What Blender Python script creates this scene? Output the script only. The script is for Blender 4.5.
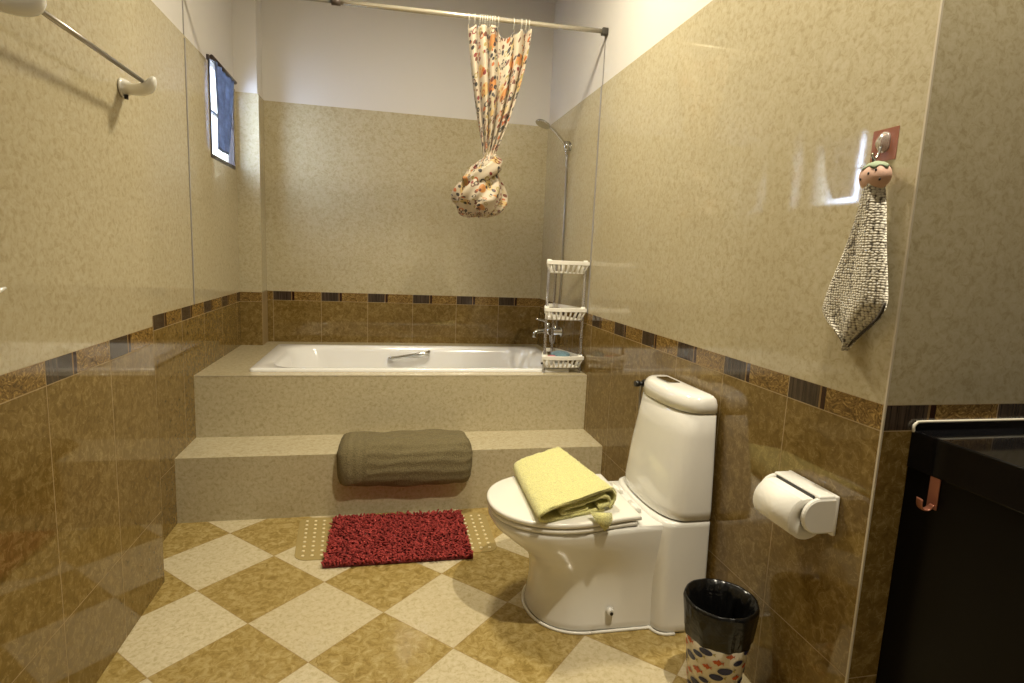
import bpy, bmesh, math, random
from mathutils import Vector, Matrix
random.seed(7)
for o in list(bpy.data.objects): bpy.data.objects.remove(o)
S = bpy.context.scene
C = S.collection
PI = math.pi

# ------------------------------------------------------------------ camera
F, YAW, PITCH, ROLL, H = 577.155, 0.2171, 0.1459, 0.0436, 1.218
def cam_dir(u, v):
    c, s = math.cos(ROLL), math.sin(ROLL)
    u, v = c*u + s*v, -s*u + c*v
    c, s = math.cos(PITCH), math.sin(PITCH)
    Y, Z = c*1 + s*(-v), -s*1 + c*(-v)
    c, s = math.cos(YAW), math.sin(YAW)
    return Vector((c*u + s*Y, -s*u + c*Y, Z))
cam = bpy.data.cameras.new('camera')
cam.sensor_width = 36; cam.sensor_fit = 'HORIZONTAL'
cam.lens = F/1024*36; cam.clip_start = .02
co = bpy.data.objects.new('camera', cam); C.objects.link(co)
fw = cam_dir(0, 0); rt = cam_dir(1, 0) - fw; up = fw - cam_dir(0, 1)
M = Matrix((rt, up, -fw)).transposed().to_4x4()
M.translation = (0, 0, H)
co.matrix_world = M
S.camera = co

# ------------------------------------------------------------------ light
S.view_settings.view_transform = 'Standard'
S.view_settings.look = 'None'
S.view_settings.gamma = 1
S.view_settings.use_curve_mapping = False
S.view_settings.exposure = 0.22
W = bpy.data.worlds.new('daylight'); S.world = W; W.use_nodes = True
bg = W.node_tree.nodes['Background']
bg.inputs[0].default_value = (.62, .74, 1, 1); bg.inputs[1].default_value = 14
def lamp(name, kind, loc, power, col, rot=(0, 0, 0), **k):
    l = bpy.data.lights.new(name, kind); l.energy = power; l.color = col
    for a, b in k.items(): setattr(l, a, b)
    o = bpy.data.objects.new(name, l); C.objects.link(o)
    o.location = loc; o.rotation_euler = rot
    return o
LAMP = (.89, .84, 2.84)
lamp('ceiling_bulb_light', 'SPOT', LAMP, 160, (1, .90, .70), rot=Vector((.15, 1.0, -2.84)).to_track_quat('-Z', 'Y').to_euler(), shadow_soft_size=.03, spot_size=math.radians(110), spot_blend=1.0)
lamp('added_fill_light', 'AREA', (.1, .35, 2.86), 2, (1, .92, .78), shape='RECTANGLE', size=1.2, size_y=1.4)  # weak soft fill added above the camera, not a fixture of the room
lamp('tub_ceiling_light', 'AREA', (.28, 2.30, 2.86), 34, (1, .90, .68), shape='DISK', size=.3)
# daylight through the small window
lamp('window_daylight', 'AREA', (-1.02, 3.55, 1.9), 6, (.62, .74, 1), rot=(0, -PI/2, 0), shape='RECTANGLE', size=.48, size_y=.46)

# ------------------------------------------------------------------ room numbers (metres)
XL, XN, XR = -.884, -.774, 1.069
YS1, YS2, YCOL, YB, XCOL = 2.629, 2.919, 3.837, 3.992, -.7556
H1, H2, ZB1, ZB2, ZT, YC, YN, ZC = .295, .599, .8726, .9321, 2.1068, 1.0281, 2.1516, 2.898

# ------------------------------------------------------------------ node helper
class V:
    """socket expression"""
    def __init__(s, nt, sock): s.nt, s.s = nt, sock
    def _m(s, op, *a, clamp=False):
        n = s.nt.nodes.new('ShaderNodeMath'); n.operation = op; n.use_clamp = clamp
        for i, x in enumerate((s,) + a):
            if isinstance(x, V): s.nt.links.new(x.s, n.inputs[i])
            else: n.inputs[i].default_value = x
        return V(s.nt, n.outputs[0])
    def __add__(s, o): return s._m('ADD', o)
    def __sub__(s, o): return s._m('SUBTRACT', o)
    def __mul__(s, o): return s._m('MULTIPLY', o)
    def __truediv__(s, o): return s._m('DIVIDE', o)
    def lt(s, o): return s._m('LESS_THAN', o)
    def gt(s, o): return s._m('GREATER_THAN', o)
    def fract(s): return s._m('FRACT')
    def floor(s): return s._m('FLOOR')
    def abs(s): return s._m('ABSOLUTE')
    def sin(s): return s._m('SINE')
    def mod(s, o): return s._m('FLOORED_MODULO', o)
    def max(s, o): return s._m('MAXIMUM', o)
    def min(s, o): return s._m('MINIMUM', o)
    def pow(s, o): return s._m('POWER', o)
    def clamp(s): return s._m('ADD', 0.0, clamp=True)

class Mat:
    def __init__(s, name, rough=.5, col=(.8, .8, .8), metal=0, **kw):
        s.m = bpy.data.materials.new(name); s.m.use_nodes = True
        s.nt = s.m.node_tree; s.b = s.nt.nodes['Principled BSDF']
        s.b.inputs['Roughness'].default_value = rough
        s.b.inputs['Metallic'].default_value = metal
        s.b.inputs['Base Color'].default_value = (*col, 1)
        for k, v in kw.items(): s.b.inputs[k.replace('_', ' ')].default_value = v
    def new(s, t, **kw):
        n = s.nt.nodes.new(t)
        for k, v in kw.items(): setattr(n, k, v)
        return n
    def pos(s, kind='Object'):
        t = s.new('ShaderNodeTexCoord'); return t.outputs[kind]
    def xyz(s, kind='Object'):
        n = s.new('ShaderNodeSeparateXYZ'); s.nt.links.new(s.pos(kind), n.inputs[0])
        return [V(s.nt, n.outputs[i]) for i in range(3)]
    def vec(s, x, y, z=0.0):
        n = s.new('ShaderNodeCombineXYZ')
        for i, a in enumerate((x, y, z)):
            if isinstance(a, V): s.nt.links.new(a.s, n.inputs[i])
            else: n.inputs[i].default_value = a
        return n.outputs[0]
    def noise(s, vec, scale, detail=3, rough=.55, dist=0, out=0):
        n = s.new('ShaderNodeTexNoise')
        if vec is not None: s.nt.links.new(vec, n.inputs['Vector'])
        n.inputs['Scale'].default_value = scale; n.inputs['Detail'].default_value = detail
        n.inputs['Roughness'].default_value = rough; n.inputs['Distortion'].default_value = dist
        return V(s.nt, n.outputs[out])
    def vor(s, vec, scale, feature='F1', out='Distance', rnd=1):
        n = s.new('ShaderNodeTexVoronoi', feature=feature)
        if vec is not None: s.nt.links.new(vec, n.inputs['Vector'])
        n.inputs['Scale'].default_value = scale; n.inputs['Randomness'].default_value = rnd
        return V(s.nt, n.outputs[out])
    def ramp(s, fac, *stops):
        n = s.new('ShaderNodeValToRGB'); e = n.color_ramp.elements
        while len(e) < len(stops): e.new(.5)
        for el, (p, c) in zip(e, stops): el.position = p; el.color = (*c, 1)
        s.nt.links.new(fac.s, n.inputs[0]); return V(s.nt, n.outputs[0])
    def mix(s, f, a, b, mode='MIX'):
        n = s.new('ShaderNodeMix', data_type='RGBA', blend_type=mode)
        for i, x in ((0, f), (6, a), (7, b)):
            if isinstance(x, V): s.nt.links.new(x.s, n.inputs[i])
            elif i == 0: n.inputs[0].default_value = x
            else: n.inputs[i].default_value = (*x, 1)
        return V(s.nt, n.outputs[2])
    def color(s, v): s.nt.links.new(v.s, s.b.inputs['Base Color']); return s
    def roughness(s, v): s.nt.links.new(v.s, s.b.inputs['Roughness']); return s
    def bump(s, h, strength=.3, dist=.002):
        n = s.new('ShaderNodeBump'); n.inputs['Strength'].default_value = strength; n.inputs['Distance'].default_value = dist
        s.nt.links.new(h.s, n.inputs['Height']); s.nt.links.new(n.outputs[0], s.b.inputs['Normal']); return s

# marble looks shared by walls, floor and platform
def cream(m, P, k=1.0):
    a = m.noise(P, 5, 4, .6, .6); b = m.noise(P, 62, 4, .7, .7)
    w = m.noise(P, 9, 2, .5, 0, 1)
    base = m.ramp(b, (.34, (.36*k, .30*k, .170*k)), (.48, (.485*k, .42*k, .275*k)), (.64, (.55*k, .49*k, .345*k)))
    return m.mix(a._m('MULTIPLY', .5), base, (.45*k, .395*k, .26*k))
def brown(m, P, k=1.0):
    a = m.noise(P, 4, 4, .6, 1.0); b = m.noise(P, 38, 5, .72, .9)
    e = m.vor(m.mix(.06, V(m.nt, P), m.noise(P, 14, 3, .6, 0, 1)).s, 42, 'DISTANCE_TO_EDGE')
    base = m.ramp(b, (.30, (.105*k, .064*k, .014*k)), (.50, (.195*k, .125*k, .034*k)), (.70, (.33*k, .235*k, .09*k)))
    vein = e.lt(.035) * b.gt(.5)
    base = m.mix(vein * .5, base, (.38*k, .28*k, .12*k))
    return m.mix(a * .45, base, (.15*k, .095*k, .025*k))

def wall_tile(name, axis, u0, w, sgn=1, gu=.25):
    """cream upper tile, ornate border strip, brown lower tile; sgn=-1 where the viewer sees u running right to left"""
    m = Mat(name, rough=.11, Specular_IOR_Level=.6)
    xyz = m.xyz(); u = (xyz[axis] - u0) * (sgn / w); z = xyz[2]
    P = m.pos(); n = u.floor(); f = u.fract()
    gw = .0016 / w
    gv = (f - .5).abs().gt(.5 - gw)
    def zl(z0, t=.0014): return (z - z0).abs().lt(t)
    gh = zl(.27).max(zl(ZB1)).max(zl(1.522)).max(zl(ZB2, .0012))
    cr = cream(m, P); br = brown(m, P)
    # each tile a shade apart
    tid = m.new('ShaderNodeTexWhiteNoise', noise_dimensions='2D')
    m.nt.links.new(m.vec(n, z.gt(.27) + z.gt(ZB1) + z.gt(1.522)), tid.inputs[0])
    tv = V(m.nt, tid.outputs[0]) * .16 + .0
    cr = m.mix(tv, cr, (.42, .35, .21)); br = m.mix(tv, br, (.11, .065, .02))
    # border: dark slate block, thin maroon bar, gilt leaf relief
    wvv = m.noise(m.vec(u * 6.0, z * 24.0), 1.5, 5, .62, 4.0)
    gilt = m.ramp(wvv, (.36, (.08, .045, .012)), (.48, (.18, .105, .03)), (.56, (.25, .155, .045)), (.64, (.42, .28, .095)))
    gr = m.new('ShaderNodeTexNoise'); m.nt.links.new(m.vec(u * 60.0, z * 6.0), gr.inputs['Vector']); gr.inputs['Scale'].default_value = 1
    slate = m.ramp(V(m.nt, gr.outputs[0]), (.3, (.022, .015, .011)), (.7, (.08, .056, .040)))
    bd = m.mix(f.gt(.37), slate, (.22, .14, .06))
    bd = m.mix(f.gt(.39), bd, (.03, .008, .004))
    bd = m.mix(f.gt(.44), bd, gilt)
    col = m.mix(z.gt(ZB1), br, bd)
    col = m.mix(z.gt(ZB2), col, cr)
    g = gv.max(gh)
    gcol = m.mix(z.gt(ZB2), (.36, .26, .13), (.44, .38, .26))
    col = m.mix(g * (z.gt(ZB2) * (gu - .75) + .75), col, gcol)
    m.color(col)
    g = g * (z.gt(ZB2) * -.85 + 1.0)
    m.roughness(g * .5 + .045)
    hb = m.noise(P, 2.6, 1, .4) * .9 + (g * -.25) + (wvv * z.gt(ZB1) * z.lt(ZB2) * f.gt(.44)) * .5
    m.bump(hb, .07, .0022)
    return m.m

def platform_mat():
    m = Mat('cream_platform_tile', rough=.14, Specular_IOR_Level=.55)
    P = m.pos(); x, y, z = m.xyz()
    g = ((((x + .62) / .5425).fract() - .5).abs()).gt(.4978)
    col = m.mix(g * .35, cream(m, P, 1.06), (.45, .38, .25))
    m.color(col); m.bump(m.noise(P, 3, 1, .4), .25, .002)
    return m.m

def floor_mat():
    m = Mat('checker_floor_tile', rough=.16, Specular_IOR_Level=.5)
    x, y, z = m.xyz(); P = m.pos()
    GX, GY, GS, GA = -.4264, 2.2882, .3051, .7925
    ca, sa = math.cos(GA), math.sin(GA)
    dx = x - GX; dy = y - GY
    i = (dx * ca - dy * sa) / GS
    j = (dx * -sa - dy * ca) / GS
    odd = (i.floor() + j.floor()).mod(2.0).gt(.5)
    g = ((i.fract() - .5).abs()).max((j.fract() - .5).abs()).gt(.4955)
    lt = cream(m, P, 1.28)
    a = m.noise(P, 34, 5, .72, .8)
    bb = m.ramp(a, (.32, (.22, .145, .036)), (.5, (.36, .26, .085)), (.66, (.50, .39, .17)))
    col = m.mix(odd, bb, lt)
    tid = m.new('ShaderNodeTexWhiteNoise', noise_dimensions='2D')
    m.nt.links.new(m.vec(i.floor(), j.floor()), tid.inputs[0])
    col = m.mix(V(m.nt, tid.outputs[0]) * .2, col, (.32, .22, .075))
    col = m.mix(g * .6, col, (.30, .20, .09))
    m.color(col); m.bump(m.noise(P, 5, 2, .5) * .6 - g * .3, .2, .0015)
    return m.m

def plaster():
    m = Mat('white_plaster', rough=.55, col=(.64, .61, .575))
    m.bump(m.noise(m.pos(), 30, 3), .06, .002); return m.m

M_plaster = plaster()
M_plat = platform_mat()
M_floor = floor_mat()
M_tx_left_near = wall_tile('wall_tile_left_near', 1, 1.5134, .322, 1, .07)
M_tx_left = wall_tile('wall_tile_left', 1, 2.4638, .322, 1, .07)
M_tx_right = wall_tile('wall_tile_right', 1, 1.3386, .3105, -1, .12)
M_ty_back = wall_tile('wall_tile_back', 0, -.422, .2985)
M_ty_ret = wall_tile('wall_tile_return', 0, XR, .3105)
M_ty_col = wall_tile('wall_tile_column', 0, XCOL - .3, .2985)
M_china = Mat('white_china', rough=.09, col=(.80, .785, .74), Specular_IOR_Level=.6, Coat_Weight=.3, Coat_Roughness=.04).m
M_lid = Mat('white_seat_plastic', rough=.22, col=(.82, .80, .73)).m
M_enamel = Mat('white_enamel', rough=.12, col=(.84, .83, .82), Specular_IOR_Level=.6).m
M_chrome = Mat('chrome', rough=.12, col=(.58, .58, .58), metal=1).m
M_steel = Mat('brushed_steel', rough=.3, col=(.42, .40, .38), metal=1).m
M_alu = Mat('grey_profile', rough=.4, col=(.33, .31, .30), metal=.3).m
M_black = Mat('black_rubber', rough=.35, col=(.012, .011, .010)).m
M_grout = Mat('pale_edge_trim', rough=.4, col=(.55, .49, .38)).m

# ------------------------------------------------------------------ mesh helpers
def obj(name, bm, mats, parent=None, smooth=False, uv=None):
    me = bpy.data.meshes.new(name); bm.normal_update(); bm.to_mesh(me); bm.free()
    for m in (mats if isinstance(mats, (list, tuple)) else [mats]): me.materials.append(m)
    if smooth:
        for p in me.polygons: p.use_smooth = True
    o = bpy.data.objects.new(name, me); C.objects.link(o)
    if parent is not None: o.parent = parent; o.matrix_parent_inverse = Matrix()
    if parent is not None:
        pw = Matrix.Identity(4); q = parent
        while q is not None:
            pw = Matrix.Translation(q.location) @ pw if q.type == 'EMPTY' else pw; q = q.parent
        me.transform(pw.inverted())
    return o
def thing(name, label, cat, loc=(0, 0, 0), group=None):
    o = bpy.data.objects.new(name, None); C.objects.link(o); o.location = loc
    o.empty_display_size = .05
    o['label'] = label; o['category'] = cat
    if group: o['group'] = group
    return o
def tag(o, label, cat, group=None):
    o['label'] = label; o['category'] = cat
    if group: o['group'] = group
    return o
def struct(name, bm, mats, smooth=False):
    o = obj(name, bm, mats, None, smooth); o['kind'] = 'structure'; return o
def box(bm, x0, x1, y0, y1, z0, z1, mi=0, bevel=0):
    r = bmesh.ops.create_cube(bm, size=1)
    vs = r['verts']
    bmesh.ops.scale(bm, vec=(x1-x0, y1-y0, z1-z0), verts=vs)
    bmesh.ops.translate(bm, vec=((x0+x1)/2, (y0+y1)/2, (z0+z1)/2), verts=vs)
    fs = set(f for v in vs for f in v.link_faces)
    for f in fs: f.material_index = mi
    if bevel:
        es = list(set(e for v in vs for e in v.link_edges))
        r = bmesh.ops.bevel(bm, geom=es, offset=bevel, segments=3, affect='EDGES', profile=.5)
        for f in r['faces']: f.material_index = mi
    return bm
def B(*a, **k): return box(bmesh.new(), *a, **k)
def tube(bm, pts, r, seg=10, mi=0, cap=True, flat=None):
    """round bar along a polyline; r may be a list"""
    pts = [Vector(p) for p in pts]; n = len(pts); rings = []
    up0 = Vector((0, 0, 1))
    d0 = (pts[1]-pts[0]).normalized()
    if abs(d0.dot(up0)) > .95: up0 = Vector((1, 0, 0))
    nrm = (up0 - d0*up0.dot(d0)).normalized()
    for i, p in enumerate(pts):
        d = ((pts[min(i+1, n-1)] - pts[max(i-1, 0)])).normalized()
        nrm = (nrm - d*nrm.dot(d)).normalized(); b = d.cross(nrm)
        rr = r[i] if isinstance(r, (list, tuple)) else r
        ra, rb = (rr, rr) if flat is None else (rr, rr*flat)
        rings.append([bm.verts.new(p + nrm*math.cos(2*PI*k/seg)*ra + b*math.sin(2*PI*k/seg)*rb) for k in range(seg)])
    for a, b in zip(rings, rings[1:]):
        for k in range(seg):
            f = bm.faces.new((a[k], a[(k+1) % seg], b[(k+1) % seg], b[k])); f.material_index = mi; f.smooth = True
    if cap:
        f = bm.faces.new(rings[0][::-1]); f.material_index = mi
        f = bm.faces.new(rings[-1]); f.material_index = mi
    return bm
def loft(bm, rings, cap0=True, cap1=True, mi=0, smooth=True, closed=True):
    vs = [[bm.verts.new(p) for p in r] for r in rings]; n = len(vs[0])
    for a, b in zip(vs, vs[1:]):
        for k in range(n if closed else n-1):
            f = bm.faces.new((a[k], a[(k+1) % n], b[(k+1) % n], b[k])); f.material_index = mi; f.smooth = smooth
    if cap0: bm.faces.new(vs[0][::-1]).material_index = mi
    if cap1: bm.faces.new(vs[-1]).material_index = mi
    return vs
def smoothpath(pts, n=8):
    """Catmull-Rom through the points"""
    P = [Vector(p) for p in pts]; P = [P[0]*2-P[1]] + P + [P[-1]*2-P[-2]]; out = []
    for i in range(1, len(P)-2):
        a, b, c, d = P[i-1:i+3]
        for k in range(n):
            t = k/n
            out.append(.5*((2*b) + (c-a)*t + (2*a-5*b+4*c-d)*t*t + (-a+3*b-3*c+d)*t**3))
    out.append(P[-2]); return out
def subsurf(o, lv=1):
    m = o.modifiers.new('subsurf', 'SUBSURF'); m.levels = lv; m.render_levels = lv; return o

# ------------------------------------------------------------------ the room
struct('floor', B(-1.2, 2.5, -1.3, 4.2, -.1, 0), M_floor)
struct('ceiling', B(-1.2, 2.5, -1.3, 4.2, ZC, ZC+.1), M_plaster)
G = .008   # tile stands proud of the plaster
def wallboxes(x0, x1, y0, y1, zt=ZT, dx0=0, dx1=0, dy0=0, dy1=0):
    bm = B(x0, x1, y0, y1, 0, zt, 0)
    box(bm, x0+dx0, x1+dx1, y0+dy0, y1+dy1, zt, ZC, 1); return bm
struct('wall_left_near', wallboxes(-1.2, XN, -1.2, YN, ZT+.01, dx1=-G), [M_tx_left_near, M_plaster])
WY0, WY1, WZ0, WZ1 = 3.31, 3.785, 1.655, 2.15
bm = B(-1.12, XL, YN, WY0, 0, ZT+.012, 0); box(bm, -1.12, XL-G, YN, WY0, ZT+.012, ZC, 1)
box(bm, -1.12, XL, WY0, WY1, 0, WZ0, 0); box(bm, -1.12, XL-G, WY0, WY1, WZ1, ZC, 1)
box(bm, -1.12, XL, WY1, 4.2, 0, ZT+.012, 0); box(bm, -1.12, XL-G, WY1, 4.2, ZT+.012, ZC, 1)
struct('wall_left', bm, [M_tx_left, M_plaster])
struct('wall_column', wallboxes(XL-.02, XCOL, YCOL, YB+.02, ZT, dx1=-G, dy0=G), [M_ty_col, M_plaster])
struct('wall_back', wallboxes(XL, XR+.03, YB, 4.2, ZT, dy0=G), [M_ty_back, M_plaster])
struct('wall_right', wallboxes(XR, 1.3, YC+.12, 4.2, ZT, dx0=G), [M_tx_right, M_plaster])
# outer corner: the last piece of the right wall and the wall that turns away behind the vanity
bm = B(XR, XR+.1, YC, YC+.12, 0, ZT, 0); box(bm, XR+G, XR+.1, YC+G, YC+.12, ZT, ZC, 1)
struct('wall_right_end', bm, [M_tx_right, M_plaster])
struct('wall_vanity', wallboxes(XR+.0005, 2.5, YC-.0005, YC+.12, ZT, dy0=G), [M_ty_ret, M_plaster])
struct('wall_far_right', B(2.3, 2.5, -1.3, YC, 0, ZC), M_plaster)
struct('wall_behind', B(-1.2, 2.5, -1.3, -1.1, 0, ZC), M_plaster)
# pale corner bead on the outer corner, grey profiles where the tub alcove starts
struct('trim_1', B(XR-.0025, XR+.002, YC-.0025, YC+.002, 0, ZT), M_grout)
bm = B(XL, XL+.003, 2.955, 2.967, ZB2, ZT); box(bm, XL-G, XL-G+.004, 2.972, 2.978, ZT, ZC)
struct('trim_2', bm, M_alu)
bm = B(XR-.003, XR, 2.962, 2.976, ZB2, ZT); box(bm, XR+G-.004, XR+G, 2.972, 2.98, ZT, 2.365)
struct('trim_3', bm, M_alu)

# window: frame, two panes, divider (daylight comes from the sky behind it)
wf = Mat('dark_window_frame', rough=.35, col=(.035, .022, .018)).m
gl = Mat('window_glass', rough=.03, col=(.9, .95, 1), Transmission_Weight=1, IOR=1.05).m
bm = bmesh.new()
xw0, xw1 = -.915, XL+.004; t = .018
box(bm, xw0, xw1, WY0, WY1, WZ0, WZ0+t); box(bm, xw0, xw1, WY0, WY1, WZ1-t, WZ1)
box(bm, xw0, xw1, WY0, WY0+t, WZ0+t, WZ1-t); box(bm, xw0, xw1, WY1-t, WY1, WZ0+t, WZ1-t)
wo = struct('window_1', bm, wf)
obj('divider', B(-.905, -.887, WY0+t, WY1-t, 1.885, 1.897), wf, wo)
obj('pane', B(-.898, -.894, WY0+t, WY1-t, WZ0+t, WZ1-t), gl, wo)

# ------------------------------------------------------------------ tub platform and step
t = thing('bath_platform', 'cream tiled platform built around the white bathtub against the back wall', 'platform', (0, YS2, 0))
TX0, TX1, TY0, TY1 = -.66, 1.0, 3.0, 3.79     # hole for the tub
hx0, hx1, hy0, hy1 = TX0+.03, TX1-.03, TY0+.03, TY1-.03
bm = B(XL, XR, YS2, YS2+.06, 0, H2-.02); obj('front_panel', bm, M_plat, t)
bm = bmesh.new()
def deck(bm, x0, x1, y0, y1): box(bm, x0, x1, y0, y1, H2-.02, H2)
deck(bm, XL, XR, YS2, hy0); deck(bm, XL, hx0, hy0, hy1); deck(bm, hx1, XR, hy0, hy1)
deck(bm, XL, XR, hy1, YCOL); deck(bm, XCOL, XR, YCOL, YB)
obj('deck', bm, M_plat, t)
obj('deck_edge_line', B(XL, XR, YS2-.0012, YS2+.002, H2-.0035, H2-.001), M_grout, t)
s = thing('step', 'low cream tiled step in front of the bath platform', 'step', (0, YS1, 0))
obj('riser', B(XL, XR, YS1, YS1+.02, 0, H1-.02), M_plat, s)
obj('tread', B(XL, XR, YS1, YS2, H1-.02, H1), M_plat, s)
obj('core', B(XL, XR, YS1+.02, YS2, 0, H1-.02), M_plat, s)

# ------------------------------------------------------------------ bathtub
def rrect(x0, x1, y0, y1, r, z, n=8):
    pts = []
    for cx, cy, a0 in ((x1-r, y1-r, 0), (x0+r, y1-r, PI/2), (x0+r, y0+r, PI), (x1-r, y0+r, 3*PI/2)):
        for k in range(n+1):
            a = a0 + PI/2*k/n; pts.append((cx+r*math.cos(a), cy+r*math.sin(a), z))
    return pts
tub = thing('bathtub', 'white enamel built-in bathtub sunk into the cream platform', 'bathtub', (.17, 3.4, H2))
bm = bmesh.new(); R = []
R.append(rrect(TX0, TX1, TY0, TY1, .02, H2+.0005)); R.append(rrect(TX0, TX1, TY0, TY1, .02, H2+.012))
R.append(rrect(TX0+.006, TX1-.006, TY0+.006, TY1-.006, .02, H2+.017))
R.append(rrect(TX0+.075, TX1-.05, TY0+.03, TY1-.045, .16, H2+.016))
R.append(rrect(TX0+.085, TX1-.06, TY0+.04, TY1-.055, .17, H2+.008))
R.append(rrect(TX0+.10, TX1-.07, TY0+.05, TY1-.065, .18, H2-.02))
R.append(rrect(TX0+.14, TX1-.09, TY0+.075, TY1-.09, .19, H2-.15))
R.append(rrect(TX0+.22, TX1-.12, TY0+.10, TY1-.115, .19, H2-.33))
R.append(rrect(TX0+.28, TX1-.16, TY0+.15, TY1-.165, .16, H2-.37))
loft(bm, R, cap0=False); obj('basin', bm, M_enamel, tub)
# grab handle set in a scoop on the far side
bm = bmesh.new(); yh = TY1-.088
hp = smoothpath([(.02, yh+.010, H2-.060), (.032, yh-.018, H2-.052), (.14, yh-.03, H2-.034), (.255, yh-.024, H2-.014), (.272, yh+.012, H2-.010)], 6)
tube(bm, hp, .0105, 10); obj('grab_handle', bm, M_chrome, tub)
bm = bmesh.new()
loft(bm, [[(.15+.125*math.cos(a)*q, yh+.016-.012*q, H2-.035-(.085*max(0, -math.sin(a))+.01*max(0, math.sin(a)))*q) for a in [2*PI*k/24 for k in range(24)]] for q in (1, .8, .5)], cap0=False)
obj('handle_recess', bm, M_enamel, tub)
bm = bmesh.new(); tube(bm, [(.9, 3.13, H2+.014), (.9, 3.13, H2+.03)], .009, 10); tube(bm, [(.9, 3.13, H2+.024), (.865, 3.13, H2+.024)], .006, 8)
obj('plug_control', bm, M_black, tub)

# ------------------------------------------------------------------ toilet
TYC = 1.822
def outline(xf, xm, xb, wf_, wb, z, n=28, pw=2.15, sq=3.5, yc=TYC):
    """plan: egg front (towards -x) from xm to xf, sides easing to half width wb at the back xb"""
    pts = []
    for k in range(n+1):
        a = -PI/2 + PI*k/n          # near side .. nose .. far side
        c, s_ = math.cos(a), math.sin(a)
        x = xm - (xm-xf)*abs(c)**(2/pw); y = wf_*math.copysign(abs(s_)**(2/pw), s_)
        pts.append((x, yc+y, z))
    m = 6
    for k in range(1, m+1):
        q = k/m; e = q*q*(3-2*q)
        pts.append((xm+(xb-xm)*q, yc+wf_+(wb-wf_)*e, z))
    for k in range(1, 5): pts.append((xb, yc+wb-2*wb*k/5, z))
    for k in range(m, 0, -1):
        q = k/m; e = q*q*(3-2*q)
        pts.append((xm+(xb-xm)*q, yc-wf_-(wb-wf_)*e, z))
    return pts
def dshape(xf, xb, w, z, n=24, pw=2.4, yc=TYC):
    """plan of the cistern: flat back, bowed front"""
    pts = []; bow = .055
    xs = xf + bow
    for k in range(n+1):
        a = -PI/2 + PI*k/n
        c, s_ = math.cos(a), math.sin(a)
        pts.append((xs+.03 - (xs+.03-xf)*abs(c)**(2/pw), yc + w*math.copysign(abs(s_)**(2/pw), s_), z))
    r = .012
    for x, y in ((xb-r, w), (xb-.3*r, w-.3*r), (xb, w-r), (xb, 0), (xb, -w+r), (xb-.3*r, -w+.3*r), (xb-r, -w)): pts.append((x, yc+y, z))
    return pts
toi = thing('toilet', 'white china close-coupled toilet with a tall tapered cistern against the right wall', 'toilet', (.8, TYC, 0))
bm = bmesh.new(); R = []
for z, xf, xm, wf_, wb in ((0, .500, .67, .172, .180), (.012, .492, .67, .180, .184), (.03, .496, .67, .175, .182), (.10, .505, .67, .162, .180), (.17, .503, .66, .160, .180),
                           (.21, .490, .64, .165, .183), (.25, .455, .61, .178, .186), (.29, .405, .59, .194, .189), (.325, .364, .575, .207, .19), (.35, .349, .57, .211, .19), (.362, .350, .57, .211, .19), (.367, .358, .57, .204, .184)):
    R.append(outline(xf, xm, .93, wf_, wb, z))
loft(bm, R)
obj('bowl', bm, M_china, toi)
bm = bmesh.new(); R = []
for z, xf, w, in ((0, .872, .222), (.012, .865, .228), (.03, .867, .225), (.20, .864, .218), (.33, .866, .213), (.365, .870, .212), (.378, .874, .212), (.383, .882, .206)):
    R.append(dshape(xf, 1.055, w, z, pw=3.6))
loft(bm, R); obj('cistern_base', bm, M_china, toi)
obj('hinge_shelf', box(bmesh.new(), .80, .92, TYC-.19, TYC+.19, .33, .372, bevel=.008), M_china, toi, smooth=True)
bm = bmesh.new(); R = []
for z, xf, w in ((.386, .890, .205), (.390, .884, .211), (.42, .885, .211), (.55, .898, .203), (.66, .914, .195), (.735, .925, .189), (.739, .929, .184)):
    R.append(dshape(xf, 1.055, w, z))
loft(bm, R); obj('cistern', bm, M_china, toi)
bm = bmesh.new(); R = []
for z, xf, xb, w in ((.741, .930, 1.052, .184), (.744, .923, 1.056, .190), (.772, .926, 1.056, .188), (.788, .931, 1.053, .183), (.796, .938, 1.048, .175)):
    R.append(dshape(xf, xb, w, z))
b0 = R[-1]
for k, dz in ((.9, .0035), (.7, .006), (.4, .0075), (.1, .008)):
    R.append([(.998+(x-.998)*k, TYC+(y-TYC)*k, z+dz) for x, y, z in b0])
loft(bm, R); obj('cistern_lid', bm, M_china, toi)
bm = box(bmesh.new(), .965, 1.01, TYC-.01, TYC+.085, .8035, .8085, bevel=.002)
bt = obj('flush_button', bm, M_chrome, toi, smooth=True)
obj('button_split', B(.969, 1.006, TYC+.036, TYC+.040, .8078, .8089), M_black, bt)
# seat ring seen as a thin layer and the closed lid
def slab(o_, z0, z1, e):
    xf, xm, xb, w, wb = o_
    return [outline(xf+e, xm, xb-e*.5, w-e, wb-e, z0), outline(xf, xm, xb, w, wb, z0+e*.7), outline(xf, xm, xb, w, wb, z1-e), outline(xf+e*.4, xm, xb-e*.3, w-e*.4, wb-e*.4, z1-e*.3), outline(xf+e*1.6, xm, xb-e, w-e*1.6, wb-e*1.6, z1)]
bm = bmesh.new(); loft(bm, slab((.346, .585, .805, .216, .187), .369, .384, .005)); obj('seat', bm, M_lid, toi)
bm = bmesh.new(); R = slab((.342, .59, .818, .217, .186), .386, .405, .006)
R.append(outline(.42, .62, .78, .14, .12, .408)); loft(bm, R); obj('lid', bm, M_lid, toi)
for dy in (-.08, .08):
    bm = bmesh.new(); tube(bm, [(.835, TYC+dy-.03, .388), (.835, TYC+dy+.03, .388)], .011, 12); box(bm, .828, .858, TYC+dy-.02, TYC+dy+.02, .372, .388, bevel=.003)
    obj('hinge', bm, M_lid, toi, smooth=True)
bm = bmesh.new()
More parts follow.
